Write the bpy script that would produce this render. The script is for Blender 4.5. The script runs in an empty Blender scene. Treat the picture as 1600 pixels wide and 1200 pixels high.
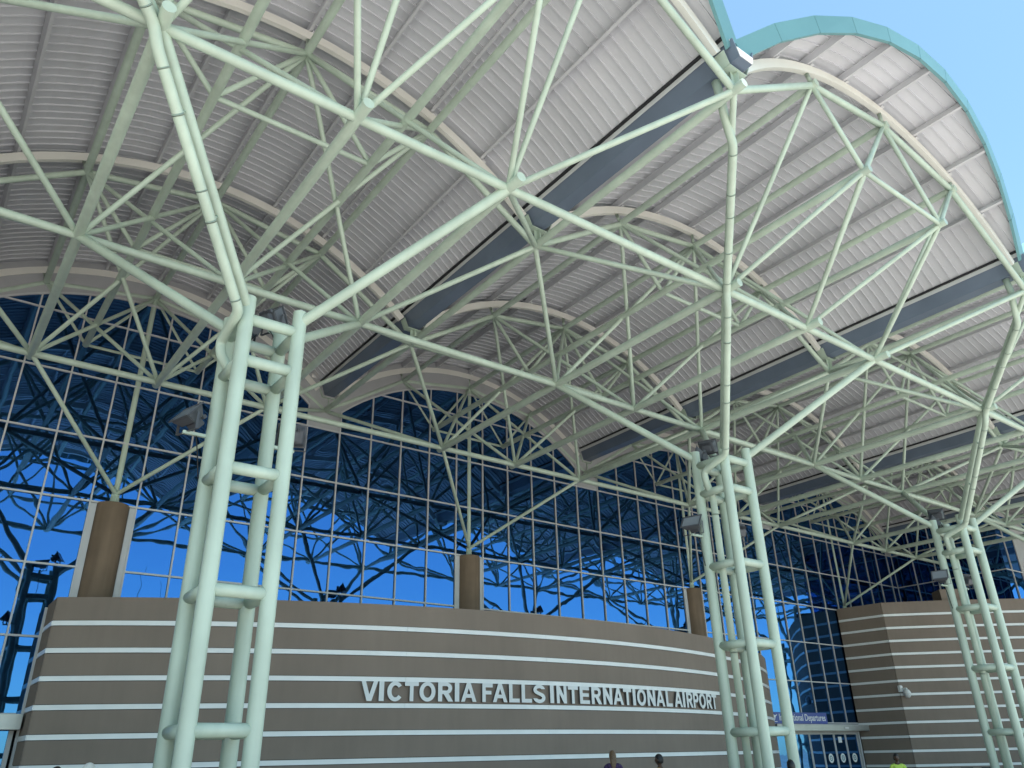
import bpy, bmesh, math, random
from mathutils import Vector, Matrix
random.seed(7)
sc = bpy.context.scene
V = Vector
R_ = math.radians

# ------------------------------------------------------------------ camera, sky, sun, exposure
# The camera stands at the world origin at eye height; the paving lies at z = GZ.
GZ = -1.68
cam_d = bpy.data.cameras.new('camera')
cam = bpy.data.objects.new('camera', cam_d)
sc.collection.objects.link(cam)
sc.camera = cam
cam_d.sensor_width = 36.0
cam_d.lens = 27.573
cam_d.clip_start = 0.1
cam_d.clip_end = 3000
pitch, roll, yaw = 0.4440, -0.0217, 0.6466
fwd = V((math.sin(yaw)*math.cos(pitch), math.cos(yaw)*math.cos(pitch), math.sin(pitch)))
rt = V((math.cos(yaw), -math.sin(yaw), 0))
up = rt.cross(fwd)
r2 = math.cos(roll)*rt + math.sin(roll)*up
u2 = -math.sin(roll)*rt + math.cos(roll)*up
cam.matrix_world = Matrix(((r2.x, u2.x, -fwd.x, 0), (r2.y, u2.y, -fwd.y, 0), (r2.z, u2.z, -fwd.z, 0), (0, 0, 0, 1)))

SUN_EL, SUN_AZ = R_(75), R_(145)      # azimuth from +Y towards +X
world = bpy.data.worlds.new('World')
sc.world = world
world.use_nodes = True
wn = world.node_tree
sky = wn.nodes.new('ShaderNodeTexSky')
sky.sky_type = 'NISHITA'
sky.sun_disc = False
sky.sun_elevation = SUN_EL
sky.sun_rotation = SUN_AZ
sky.altitude = 900
sky.air_density = 1.0
sky.dust_density = 0.6
sky.ozone_density = 0.0
bg = wn.nodes['Background']
bg.inputs['Strength'].default_value = 0.118
tint = wn.nodes.new('ShaderNodeVectorMath'); tint.operation = 'MULTIPLY'   # the sky's own colour everywhere alike
tint.inputs[1].default_value = (0.88, 1.05, 0.94)
wn.links.new(sky.outputs[0], tint.inputs[0])
wn.links.new(tint.outputs[0], bg.inputs[0])
sd = V((math.sin(SUN_AZ)*math.cos(SUN_EL), math.cos(SUN_AZ)*math.cos(SUN_EL), math.sin(SUN_EL)))
sun_d = bpy.data.lights.new('sun', 'SUN')
sun_d.energy = 4.5
sun_d.angle = R_(0.55)
sun_d.color = (1.0, 0.96, 0.90)
sun = bpy.data.objects.new('sun', sun_d)
sun.rotation_euler = (-sd).to_track_quat('-Z', 'Y').to_euler()
sc.collection.objects.link(sun)
vs = sc.view_settings
sc.display_settings.display_device = 'sRGB'
vs.view_transform = 'Standard'
vs.look = 'None'
vs.use_curve_mapping = False
vs.gamma = 1.0
vs.exposure = 1.40
sc.cycles.caustics_reflective = False
sc.cycles.caustics_refractive = False

# ------------------------------------------------------------------ measured frame
BAY = 12.0
XV0 = -2.18                           # valley line 0; valley n at XV0 + 12 n
def vx(n): return XV0 + BAY*n
DY = 5.929
YU = 6.044                            # upper node rows at YU + k DY
YL = 9.022                            # lower node rows at YL + (k-1) DY
ZV, Z25, Z5, ZM, ZL = 10.983, 12.933, 13.416, 11.257, 9.298
DM = 1.615
CC = 5.62                             # height of the vault's axis
RB0, RB1, RP0, RP1, RS, RTOP = 8.20, 8.41, 8.44, 8.60, 8.62, 8.775
YG = 23.8                             # plane of the main glazing
def yfront(s): return 4.65 + 0.035*s*s

# ------------------------------------------------------------------ materials
def mat(name, color, rough=0.6, metal=0.0, spec=0.5, var=0.08, vscale=2.0, streak=0.0, bump=0.0, bscale=40.0, dirt=0.0):
    m = bpy.data.materials.new(name)
    m.use_nodes = True
    nt = m.node_tree
    b = nt.nodes['Principled BSDF']
    b.inputs['Roughness'].default_value = rough
    b.inputs['Metallic'].default_value = metal
    b.inputs['Specular IOR Level'].default_value = spec
    geo = nt.nodes.new('ShaderNodeNewGeometry')
    mp = nt.nodes.new('ShaderNodeMapping')
    nt.links.new(geo.outputs['Position'], mp.inputs['Vector'])
    n1 = nt.nodes.new('ShaderNodeTexNoise')
    n1.inputs['Scale'].default_value = vscale
    n1.inputs['Detail'].default_value = 5
    nt.links.new(mp.outputs[0], n1.inputs['Vector'])
    mr = nt.nodes.new('ShaderNodeMapRange')
    mr.inputs[1].default_value = 0.3
    mr.inputs[2].default_value = 0.7
    mr.inputs[3].default_value = 1 - var
    mr.inputs[4].default_value = 1 + var
    nt.links.new(n1.outputs['Fac'], mr.inputs[0])
    last = mr.outputs[0]
    if streak:
        mp2 = nt.nodes.new('ShaderNodeMapping')
        mp2.inputs['Scale'].default_value = (3.0, 3.0, 0.25)
        nt.links.new(geo.outputs['Position'], mp2.inputs['Vector'])
        n2 = nt.nodes.new('ShaderNodeTexNoise')
        n2.inputs['Scale'].default_value = 1.6
        n2.inputs['Detail'].default_value = 6
        nt.links.new(mp2.outputs[0], n2.inputs['Vector'])
        m2 = nt.nodes.new('ShaderNodeMapRange')
        m2.inputs[1].default_value = 0.35
        m2.inputs[2].default_value = 0.7
        m2.inputs[3].default_value = 1 - streak
        m2.inputs[4].default_value = 1 + streak*0.6
        nt.links.new(n2.outputs['Fac'], m2.inputs[0])
        mu = nt.nodes.new('ShaderNodeMath'); mu.operation = 'MULTIPLY'
        nt.links.new(last, mu.inputs[0]); nt.links.new(m2.outputs[0], mu.inputs[1])
        last = mu.outputs[0]
    if dirt:
        n3 = nt.nodes.new('ShaderNodeTexNoise')
        n3.inputs['Scale'].default_value = 9.0
        n3.inputs['Detail'].default_value = 8
        n3.inputs['Roughness'].default_value = 0.7
        nt.links.new(geo.outputs['Position'], n3.inputs['Vector'])
        m3 = nt.nodes.new('ShaderNodeMapRange')
        m3.inputs[1].default_value = 0.62
        m3.inputs[2].default_value = 0.75
        m3.inputs[3].default_value = 1.0
        m3.inputs[4].default_value = 1 - dirt
        nt.links.new(n3.outputs['Fac'], m3.inputs[0])
        mu = nt.nodes.new('ShaderNodeMath'); mu.operation = 'MULTIPLY'
        nt.links.new(last, mu.inputs[0]); nt.links.new(m3.outputs[0], mu.inputs[1])
        last = mu.outputs[0]
    vm = nt.nodes.new('ShaderNodeVectorMath'); vm.operation = 'SCALE'
    vm.inputs[0].default_value = color
    nt.links.new(last, vm.inputs['Scale'])
    nt.links.new(vm.outputs[0], b.inputs['Base Color'])
    if bump:
        nb = nt.nodes.new('ShaderNodeTexNoise')
        nb.inputs['Scale'].default_value = bscale
        nb.inputs['Detail'].default_value = 4
        nt.links.new(geo.outputs['Position'], nb.inputs['Vector'])
        bp = nt.nodes.new('ShaderNodeBump')
        bp.inputs['Strength'].default_value = 1.0
        bp.inputs['Distance'].default_value = bump
        nt.links.new(nb.outputs['Fac'], bp.inputs['Height'])
        nt.links.new(bp.outputs[0], b.inputs['Normal'])
    return m

M = {}
M['mint'] = mat('mint_paint', (0.485, 0.578, 0.487), 0.42, var=0.10, vscale=0.9, streak=0.07, dirt=0.2)
M['sheet'] = mat('soffit_sheet', (0.60, 0.60, 0.64), 0.5, var=0.06, vscale=0.5, dirt=0.12)
M['purlin'] = mat('purlin_steel', (0.56, 0.56, 0.59), 0.5, var=0.06, vscale=1.5, dirt=0.12)
M['cream'] = mat('cream_steel', (0.80, 0.78, 0.73), 0.5, var=0.05, vscale=1.0, dirt=0.1)
M['gutter'] = mat('gutter_steel', (0.16, 0.20, 0.27), 0.4, var=0.12, vscale=1.0)
M['flash'] = mat('white_flashing', (0.72, 0.73, 0.74), 0.4, var=0.05)
M['dark'] = mat('dark_gap', (0.02, 0.02, 0.025), 0.7)
M['teal'] = mat('teal_fascia', (0.145, 0.31, 0.335), 0.35, var=0.06, vscale=0.8)
M['alu'] = mat('aluminium_frame', (0.55, 0.55, 0.57), 0.4, var=0.04)
M['stripe'] = mat('stripe_aluminium', (0.86, 0.87, 0.88), 0.38, var=0.04)
M['wall'] = mat('brown_plaster', (0.255, 0.202, 0.168), 0.85, var=0.10, vscale=0.45, streak=0.035, dirt=0.05, bump=0.002, bscale=60)
M['conc'] = mat('brown_concrete', (0.195, 0.135, 0.092), 0.75, var=0.12, vscale=1.5, streak=0.2, bump=0.002, bscale=30)
M['greypanel'] = mat('grey_panel', (0.42, 0.42, 0.44), 0.6, var=0.05)
M['letter'] = mat('letter_aluminium', (0.74, 0.76, 0.77), 0.4, var=0.03)
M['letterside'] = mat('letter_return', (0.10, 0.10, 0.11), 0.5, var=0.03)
M['flood'] = mat('flood_grey', (0.085, 0.09, 0.105), 0.45, var=0.08)
M['black'] = mat('black_plastic', (0.015, 0.015, 0.018), 0.5)
M['lens'] = mat('lens_glass', (0.25, 0.27, 0.3), 0.12)
M['bluesign'] = mat('blue_sign', (0.030, 0.065, 0.33), 0.35, var=0.03)
M['white'] = mat('white_paint', (0.80, 0.80, 0.80), 0.5, var=0.02)
M['steel'] = mat('brushed_steel', (0.45, 0.46, 0.45), 0.38, metal=0.6, var=0.08)
M['paving'] = mat('concrete_paving', (0.46, 0.44, 0.41), 0.85, var=0.10, vscale=0.5, bump=0.003, bscale=25)
M['low_bounce'] = mat('low_bounce_paving', (0.20, 0.18, 0.165), 0.85, var=0.12, vscale=0.5, bump=0.003, bscale=25)  # paving darkened under the canopy to cut light bounced onto the tube backs
M['joint'] = mat('paving_joint', (0.10, 0.095, 0.09), 0.9)
M['ground'] = mat('dry_ground', (0.30, 0.26, 0.19), 0.95, var=0.25, vscale=0.05, bump=0.02, bscale=3)
M['skin_d'] = mat('skin_dark', (0.09, 0.048, 0.03), 0.5, var=0.05)
M['skin_l'] = mat('skin_tan', (0.36, 0.21, 0.14), 0.5, var=0.05)
M['hair_bk'] = mat('hair_black', (0.008, 0.008, 0.010), 0.45, var=0.3, vscale=40)
M['hair_br'] = mat('hair_brown', (0.17, 0.10, 0.055), 0.45, var=0.4, vscale=40)
M['hair_wh'] = mat('straw_white', (0.75, 0.73, 0.68), 0.8, var=0.1, vscale=40)
M['purple'] = mat('purple_print', (0.06, 0.03, 0.10), 0.8, var=0.6, vscale=18)
M['yellow'] = mat('yellow_shirt', (0.62, 0.40, 0.07), 0.8, var=0.08)
M['hivis'] = mat('hivis_vest', (0.48, 0.66, 0.10), 0.7, var=0.05)
M['navy'] = mat('navy_cloth', (0.02, 0.03, 0.07), 0.85, var=0.1)
M['jean'] = mat('denim', (0.06, 0.09, 0.16), 0.85, var=0.15)
M['teeth'] = mat('eye_white', (0.7, 0.7, 0.68), 0.3)
M['bgreen'] = mat('teal_cloth', (0.03, 0.18, 0.22), 0.85)

def glass_material():
    m = bpy.data.materials.new('reflective_blue_glass')
    m.use_nodes = True
    nt = m.node_tree
    for n in list(nt.nodes):
        if n.type != 'OUTPUT_MATERIAL':
            nt.nodes.remove(n)
    out = [n for n in nt.nodes if n.type == 'OUTPUT_MATERIAL'][0]
    gl = nt.nodes.new('ShaderNodeBsdfGlossy')
    gl.inputs['Color'].default_value = (0.082, 0.275, 0.70, 1)
    gl.inputs['Roughness'].default_value = 0.012
    df = nt.nodes.new('ShaderNodeBsdfDiffuse')
    df.inputs['Color'].default_value = (0.004, 0.008, 0.016, 1)
    mx = nt.nodes.new('ShaderNodeMixShader')
    lw = nt.nodes.new('ShaderNodeFresnel'); lw.inputs['IOR'].default_value = 1.5
    ma = nt.nodes.new('ShaderNodeMath'); ma.operation = 'MULTIPLY_ADD'
    ma.inputs[1].default_value = 0.6; ma.inputs[2].default_value = 0.52
    ma.use_clamp = True
    nt.links.new(lw.outputs[0], ma.inputs[0])
    nt.links.new(ma.outputs[0], mx.inputs[0])
    nt.links.new(df.outputs[0], mx.inputs[1]); nt.links.new(gl.outputs[0], mx.inputs[2])
    geo = nt.nodes.new('ShaderNodeNewGeometry')
    oi = nt.nodes.new('ShaderNodeObjectInfo')
    # each pane is bowed and rippled a little differently: offset the ripple pattern by the object's random value
    sc3 = nt.nodes.new('ShaderNodeVectorMath'); sc3.operation = 'SCALE'
    sc3.inputs[0].default_value = (40, 40, 40)
    nt.links.new(oi.outputs['Random'], sc3.inputs['Scale'])
    ad = nt.nodes.new('ShaderNodeVectorMath'); ad.operation = 'ADD'
    nt.links.new(geo.outputs['Position'], ad.inputs[0]); nt.links.new(sc3.outputs[0], ad.inputs[1])
    nz = nt.nodes.new('ShaderNodeTexNoise')
    nz.inputs['Scale'].default_value = 1.35
    nz.inputs['Detail'].default_value = 1.0
    nt.links.new(ad.outputs[0], nz.inputs['Vector'])
    bp = nt.nodes.new('ShaderNodeBump')
    bp.inputs['Strength'].default_value = 1.0
    bp.inputs['Distance'].default_value = 0.0026
    nt.links.new(nz.outputs['Fac'], bp.inputs['Height'])
    nt.links.new(bp.outputs[0], gl.inputs['Normal'])
    nt.links.new(mx.outputs[0], out.inputs['Surface'])
    return m
M['glass'] = glass_material()

# ------------------------------------------------------------------ helpers
col = sc.collection
def link(name, me, parent=None, m=None, M4=None):
    o = bpy.data.objects.new(name, me)
    col.objects.link(o)
    if parent is not None: o.parent = parent
    if m is not None and me is not None and not me.materials: me.materials.append(m)
    if M4 is not None: o.matrix_local = M4
    return o
def thing(name, label, cat, loc=(0, 0, 0), group=None, rot=0.0):
    o = bpy.data.objects.new(name, None)
    o.empty_display_size = 0.3
    col.objects.link(o)
    o.location = loc
    o.rotation_euler = (0, 0, rot)
    o['label'] = label; o['category'] = cat
    if group: o['group'] = group
    return o
def tag(o, label, cat, group=None):
    o['label'] = label; o['category'] = cat
    if group: o['group'] = group
def mesh(name, vs_, fs, m=None, smooth=False):
    me = bpy.data.meshes.new(name)
    me.from_pydata([tuple(v) for v in vs_], [], fs)
    me.update()
    if smooth:
        me.polygons.foreach_set('use_smooth', [True]*len(me.polygons))
    if m is not None: me.materials.append(m)
    return me
def fixn(me):
    bm = bmesh.new(); bm.from_mesh(me)
    bmesh.ops.recalc_face_normals(bm, faces=bm.faces[:])
    bm.to_mesh(me); bm.free()
    return me
def box_vf(a, b, base=0):
    (x0, y0, z0), (x1, y1, z1) = a, b
    v = [(x0, y0, z0), (x1, y0, z0), (x1, y1, z0), (x0, y1, z0), (x0, y0, z1), (x1, y0, z1), (x1, y1, z1), (x0, y1, z1)]
    f = [(0, 3, 2, 1), (4, 5, 6, 7), (0, 1, 5, 4), (1, 2, 6, 5), (2, 3, 7, 6), (3, 0, 4, 7)]
    return v, [tuple(i+base for i in q) for q in f]
def boxm(name, a, b, m, bevel=0.0):
    v, f = box_vf(a, b)
    me = mesh(name, v, f, m)
    if bevel:
        bm = bmesh.new(); bm.from_mesh(me)
        bmesh.ops.bevel(bm, geom=bm.edges[:], offset=bevel, segments=2, affect='EDGES')
        bm.to_mesh(me); bm.free()
    return me
def boxes(name, lst, m):
    vv, ff = [], []
    for a, b in lst:
        v, f = box_vf(a, b, len(vv)); vv += v; ff += f
    return mesh(name, vv, ff, m)
_tubes = {}
def tube_mesh(r, m, n=20):
    k = (round(r, 4), m.name, n)
    if k in _tubes: return _tubes[k]
    vv, ff = [], []
    for z in (0, 1):
        for i in range(n):
            a = 2*math.pi*i/n
            vv.append((r*math.cos(a), r*math.sin(a), z))
    for i in range(n):
        j = (i+1) % n
        ff.append((i, j, n+j, n+i))
    ff.append(tuple(range(n-1, -1, -1))); ff.append(tuple(range(n, 2*n)))
    me = mesh('tube', vv, ff, m)
    me.polygons.foreach_set('use_smooth', [True]*n+[False, False])
    _tubes[k] = me
    return me
def tube(name, a, b, r, parent, m=None, n=20):
    a, b = V(a), V(b)
    d = b-a
    q = d.to_track_quat('Z', 'Y').to_matrix().to_4x4()
    return link(name, tube_mesh(r, m or M['mint'], n), parent, None,
                Matrix.Translation(a) @ q @ Matrix.Diagonal((1, 1, d.length, 1)))
def fillet(pts, rad, seg=5):
    pts = [V(p) for p in pts]
    out = [pts[0]]
    for i in range(1, len(pts)-1):
        p0, p1, p2 = pts[i-1], pts[i], pts[i+1]
        d0, d1 = (p0-p1), (p2-p1)
        l = min(rad, d0.length*0.45, d1.length*0.45)
        a, b = p1+d0.normalized()*l, p1+d1.normalized()*l
        for k in range(seg+1):
            t = k/seg
            out.append(a*(1-t)**2 + p1*2*t*(1-t) + b*t*t)
    out.append(pts[-1])
    return out
def sweep(pts, r, n=14, m=None, name='pipe', caps=True):
    pts = [V(p) for p in pts]
    vv, ff = [], []
    t0 = (pts[1]-pts[0]).normalized()
    x = t0.orthogonal().normalized()
    for i, p in enumerate(pts):
        if i == 0: t = t0
        elif i == len(pts)-1: t = (pts[i]-pts[i-1]).normalized()
        else: t = ((pts[i+1]-pts[i]).normalized()+(pts[i]-pts[i-1]).normalized()).normalized()
        x = (x - t*x.dot(t)).normalized()
        y = t.cross(x)
        for k in range(n):
            a = 2*math.pi*k/n
            vv.append(p + x*(r*math.cos(a)) + y*(r*math.sin(a)))
    for i in range(len(pts)-1):
        for k in range(n):
            j = (k+1) % n
            ff.append((i*n+k, i*n+j, (i+1)*n+j, (i+1)*n+k))
    nb = len(ff)
    if caps:
        ff.append(tuple(range(n-1, -1, -1))); ff.append(tuple(range((len(pts)-1)*n, len(pts)*n)))
    me = mesh(name, vv, ff, m)
    me.polygons.foreach_set('use_smooth', [True]*nb+[False]*(len(ff)-nb))
    return me
def copy_tree(o, parent=None):
    c = o.copy(); col.objects.link(c)
    if parent is not None:
        c.parent = parent
    for ch in list(o.children):
        copy_tree(ch, c)
    return c

# ------------------------------------------------------------------ ground and paving
g = link('ground', mesh('ground', [(-900, -900, GZ-0.12), (900, -900, GZ-0.12), (900, 900, GZ-0.12), (-900, 900, GZ-0.12)], [(0, 1, 2, 3)], M['ground']))
g['kind'] = 'structure'
v, f = box_vf((-34, -40, GZ-0.115), (70, 26, GZ-0.012))
pv = link('pavement', mesh('pavement', v, f, M['joint']))
pv['kind'] = 'structure'
slab_me = boxm('paving_slab', (-0.99, -0.99, -0.008), (0.99, 0.99, 0.0), M['paving'])
slab_dk = boxm('paving_slab', (-0.99, -0.99, -0.008), (0.99, 0.99, 0.0), M['low_bounce'])
for ix in range(0, 22):
    for iy in range(0, 12):
        o = link('paving_slab', slab_me if iy < 4 else slab_dk, pv, None, Matrix.Translation((-4+ix*2.0, 1+iy*2.0, GZ)))
big, big2 = [], []
for ix in range(-15, 33):
    for iy in range(-18, 13):
        if 0 <= ix < 22 and iy >= 0 and iy < 12: continue
        cx_, cy_ = -4+ix*2.0, 1+iy*2.0
        (big if iy < 4 else big2).append(((cx_-0.99, cy_-0.99, GZ-0.008), (cx_+0.99, cy_+0.99, GZ)))
rs = link('far_paving_slabs', boxes('far_paving_slabs', big, M['paving']), pv)
rs['kind'] = 'stuff'
rs = link('far_low_bounce_slabs', boxes('far_low_bounce_slabs', big2, M['low_bounce']), pv)
rs['kind'] = 'stuff'

# ------------------------------------------------------------------ space truss of one bay
LOX, LOY, UPX, UPY, MY, DG = 0.085, 0.097, 0.074, 0.088, 0.090, 0.055
def U(q, row): return V(({0: 0, 1: 3, 2: 6, 3: 9, 4: 12}[q], YU+row*DY, {0: ZV, 1: Z25, 2: Z5, 3: Z25, 4: ZV}[q]))
def LO(q, row): return V((3*q, YL+(row-1)*DY, ZL))
def MN(q, row): return V((6-DM if q == 0 else 6+DM, YU+row*DY, ZM))
def on_m(q, a, b):
    x = 6-DM if q == 0 else 6+DM
    t = (x-a.x)/(b.x-a.x)
    return a+(b-a)*t
def build_truss(name, label, n, last=False, first=False):
    root = thing(name, label, 'roof truss', (vx(n), 0, 0), 'tubular space trusses under the vaults')
    ymax = 17.5 if last else 99
    def T(nm, a, b, r):
        if a.y > ymax or b.y > ymax: return
        tube(nm, a, b, r, root)
    for row in (1, 2, 3):
        pts = [LO(1, row), LO(2, row), LO(3, row), LO(1, row)+V((12, 0, 0))]
        if last: pts = pts[:3]
        for a, b in zip(pts, pts[1:]): T('lower_chord', a, b, LOX)
    if first: 
        for row in (1, 2, 3): T('lower_chord', LO(1, row)-V((6, 0, 0)), LO(1, row), LOX)
    yend_l = min(YL+2*DY+0.22, 16.0 if last else 99)
    yend_u = min(YU+3*DY+0.15, 17.6 if last else 99)
    for q in (1, 2, 3):
        a = LO(q, 1); tube('long_tube', (a.x, a.y-0.40, a.z), (a.x, yend_l, a.z), LOY, root)
    for q in (0, 1, 2, 3) + ((4,) if last else ()):
        a = U(q, 0); tube('long_tube', (a.x, a.y-(0.24 if q == 0 else 0.12), a.z), (a.x, yend_u, a.z), UPY, root)
    for q in (0, 1):
        a = MN(q, 0); tube('long_tube', (a.x, a.y-0.14, a.z), (a.x, yend_u+0.12, a.z), MY, root)
    for row in range(4):
        for q in range(4): T('upper_chord', U(q, row), U(q+1, row), UPX)
        T('middle_chord', MN(0, row), MN(1, row), DG)
        for q, mq in ((1, 0), (2, 0), (2, 1), (3, 1)): T('brace', U(q, row), MN(mq, row), DG)
        # cleats that carry the arch beam above each node
        for q in (1, 2, 3):
            u = U(q, row)
            if u.y > ymax: continue
            s = u.x-6; d = V((s, 0, u.z-CC)).normalized()
            tube('arch_cleat', u, V((6, u.y, CC))+d*RB0, 0.045, root)
    for r in (1, 2, 3):
        for ur in (r-1, r):
            T('brace', U(0, ur), LO(1, r), DG*1.12)
            T('brace', U(4, ur), LO(3, r), DG*1.12)
            if ur == 0:
                T('brace', LO(1, 1), MN(0, 0), DG); T('brace', LO(2, 1), MN(0, 0), DG)
                T('brace', LO(2, 1), MN(1, 0), DG); T('brace', LO(3, 1), MN(1, 0), DG)
                T('brace', LO(1, 1), U(1, 0), DG); T('brace', LO(2, 1), U(2, 0), DG); T('brace', LO(3, 1), U(3, 0), DG)
            else:
                for a, b in ((U(1, ur), LO(2, r)), (U(2, ur), LO(1, r)), (U(2, ur), LO(3, r)), (U(3, ur), LO(2, r))):
                    T('brace', a, b, DG)
    return root
WHERE = {-1: 'outside the picture to the left', 0: 'over the floodlit column on the left and the curved wall',
         1: 'in the middle, over the second column', 2: 'on the right, over the third column',
         3: 'far right, over the entrance and striped wall', 4: 'farthest right, in front of the glass wing'}
for n in (0, 1, 2, 3, 4, -1):
    build_truss('space_truss', 'pale green tubular space truss ' + WHERE[n], n, last=(n == 4), first=(n == -1))

# ------------------------------------------------------------------ vaulted roofs
def P(th, r, y): return V((6+r*math.sin(th), y, CC+r*math.cos(th)))
TH = math.asin(5.82/RS)
NSEG = 18
def pan_mesh(y0, front):
    prof = [(0.0, RS+0.034), (0.109, RS+0.034), (0.113, RS+0.0355), (0.117, RS+0.034), (0.217, RS+0.034), (0.221, RS+0.000), (0.243, RS+0.000), (0.247, RS+0.034), (0.25, RS+0.034)]
    vv, ff = [], []
    for i in range(NSEG+1):
        th = -TH+2*TH*i/NSEG
        s = RS*math.sin(th)
        for (u, r) in prof:
            y = y0+u
            if front: y = max(y, yfront(s)+0.03)
            p = P(th, r, y); vv.append((p.x, p.y-(0 if front else y0), p.z))
    n = len(prof)
    for i in range(NSEG):
        for k in range(n-1):
            a, b, c, d = i*n+k, i*n+k+1, (i+1)*n+k+1, (i+1)*n+k
            if front and abs(vv[a][1]-vv[b][1]) < 1e-5 and abs(vv[c][1]-vv[d][1]) < 1e-5: continue
            ff.append((a, b, c, d))
    return mesh('roof_pan', vv, ff, M['sheet'])
Y0P, Y1P = 4.65, 24.65
npan = int(round((Y1P-Y0P)/0.25))
pan_std = pan_mesh(0.0, False)
NF = 6
pan_front = [pan_mesh(Y0P+0.25*k, True) for k in range(NF)]
def arc_box(th0, th1, r0, r1, y0, y1, n, m, name='arc'):
    vv, ff = [], []
    for i in range(n+1):
        th = th0+(th1-th0)*i/n
        for (r, y) in ((r0, y0), (r1, y0), (r1, y1), (r0, y1)): vv.append(P(th, r, y))
    for i in range(n):
        for k in range(4):
            j = (k+1) % 4
            ff.append((i*4+k, i*4+j, (i+1)*4+j, (i+1)*4+k))
    ff.append((3, 2, 1, 0)); ff.append((n*4, n*4+1, n*4+2, n*4+3))
    return fixn(mesh(name, vv, ff, m))
THB = math.asin(5.62/8.25)
beam_me = arc_box(-THB, THB, RB0, RB1, -0.055, 0.055, 24, M['cream'], 'arch_beam')
def purlin_mesh(y0, y1):
    # lipped channel: web plus two flanges, local x across, z radial outwards from RP0 to RP1
    h = RP1-RP0
    lst = [((-0.035, y0, 0), (-0.028, y1, h)), ((-0.027, y0, 0.0), (0.035, y1, 0.007)), ((-0.027, y0, h-0.008), (0.035, y1, h)), ((0.029, y0, 0.008), (0.035, y1, 0.025))]
    return boxes('purlin', lst, M['purlin'])
PTH = [R_(10.5*k) for k in range(-3, 4)]
NFP = 11
fascia_parts = []
for k in range(NFP):
    t0, t1 = -TH*1.02+2*TH*1.02*k/NFP, -TH*1.02+2*TH*1.02*(k+1)/NFP
    t0 += 0.0008; t1 -= 0.0008
    vv, ff = [], []
    for th in (t0, t1):
        y = yfront(RS*math.sin(th))
        for (r, yy) in ((8.43, y-0.02), (8.81, y-0.06), (8.81, y+0.10), (8.77, y+0.10), (8.77, y-0.0), (8.46, y+0.03), (8.455, y+0.05), (8.43, y+0.05)):
            vv.append(P(th, r, yy))
    for q in range(8):
        j = (q+1) % 8
        ff.append((q, j, 8+j, 8+q))
    ff.append(tuple(range(7, -1, -1))); ff.append(tuple(range(8, 16)))
    fascia_parts.append(fixn(mesh('fascia_panel', vv, ff, M['teal'])))
def top_mesh():
    vv, ff = [], []
    n = 26
    t_ = TH*1.03
    for i in range(n+1):
        th = -t_+2*t_*i/n
        y = yfront(RS*math.sin(th))-0.03
        vv += [P(th, RTOP+0.025, y), P(th, RTOP+0.025, 26.0), P(th, RTOP-0.04, 26.0), P(th, RTOP-0.04, y)]
    for i in range(n):
        for k in range(4):
            j = (k+1) % 4
            ff.append((i*4+k, i*4+j, (i+1)*4+j, (i+1)*4+k))
    ff.append((0, 1, 2, 3)); ff.append((n*4+3, n*4+2, n*4+1, n*4))
    return fixn(mesh('roof_covering', vv, ff, M['teal']))
top_me = top_mesh()
purl = {}
for th in PTH:
    k = round(abs(th), 4)
    if k not in purl: purl[k] = purlin_mesh(yfront(RS*math.sin(th))+0.05, 24.6)
cleat_me = boxes('purlin_cleat', [((0.046, -0.11, 0.001), (0.054, 0.11, 0.20)), ((0.055, -0.11, 0.001), (0.15, 0.11, 0.009)), ((0.054, -0.06, 0.10), (0.066, -0.04, 0.12)), ((0.054, 0.04, 0.10), (0.066, 0.06, 0.12))], M['purlin'])
def build_roof(n):
    root = thing('vaulted_roof', {-1: 'barrel vaulted canopy roof outside the picture to the left', 0: 'large barrel vaulted roof over the left column, ribbed off white soffit',
        1: 'barrel vaulted roof with curved teal edge against the sky', 2: 'barrel vaulted roof right of the teal edged one, over the third column',
        3: 'far right barrel vaulted roof over the entrance', 4: 'last barrel vaulted roof, over the glass wing'}[n], 'canopy roof', (vx(n), 0, 0), 'barrel vaulted canopy roofs')
    for k in range(NF): link('roof_pan', pan_front[k], root)
    for k in range(NF, npan): link('roof_pan', pan_std, root, None, Matrix.Translation((0, Y0P+0.25*k, 0)))
    for row in range(4): link('arch_beam', beam_me, root, None, Matrix.Translation((0, YU+row*DY, 0)))
    for th in PTH:
        me = purl[round(abs(th), 4)]
        p = P(th, RP0, 0)
        link('purlin', me, root, None, Matrix.Translation(p) @ Matrix.Rotation(th, 4, 'Y'))
    for me in fascia_parts: link('fascia_panel', me, root)
    link('roof_covering', top_me, root)
    # bolted cleats where purlins cross the arch beams
    if n in (0, 1, 2):
        for row in range(4):
            for th in PTH:
                link('purlin_cleat', cleat_me, root, None, Matrix.Translation(P(th, RB1, YU+row*DY)) @ Matrix.Rotation(th, 4, 'Y'))
    return root
for n in (0, 1, 2, 3, 4, -1): build_roof(n)

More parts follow.
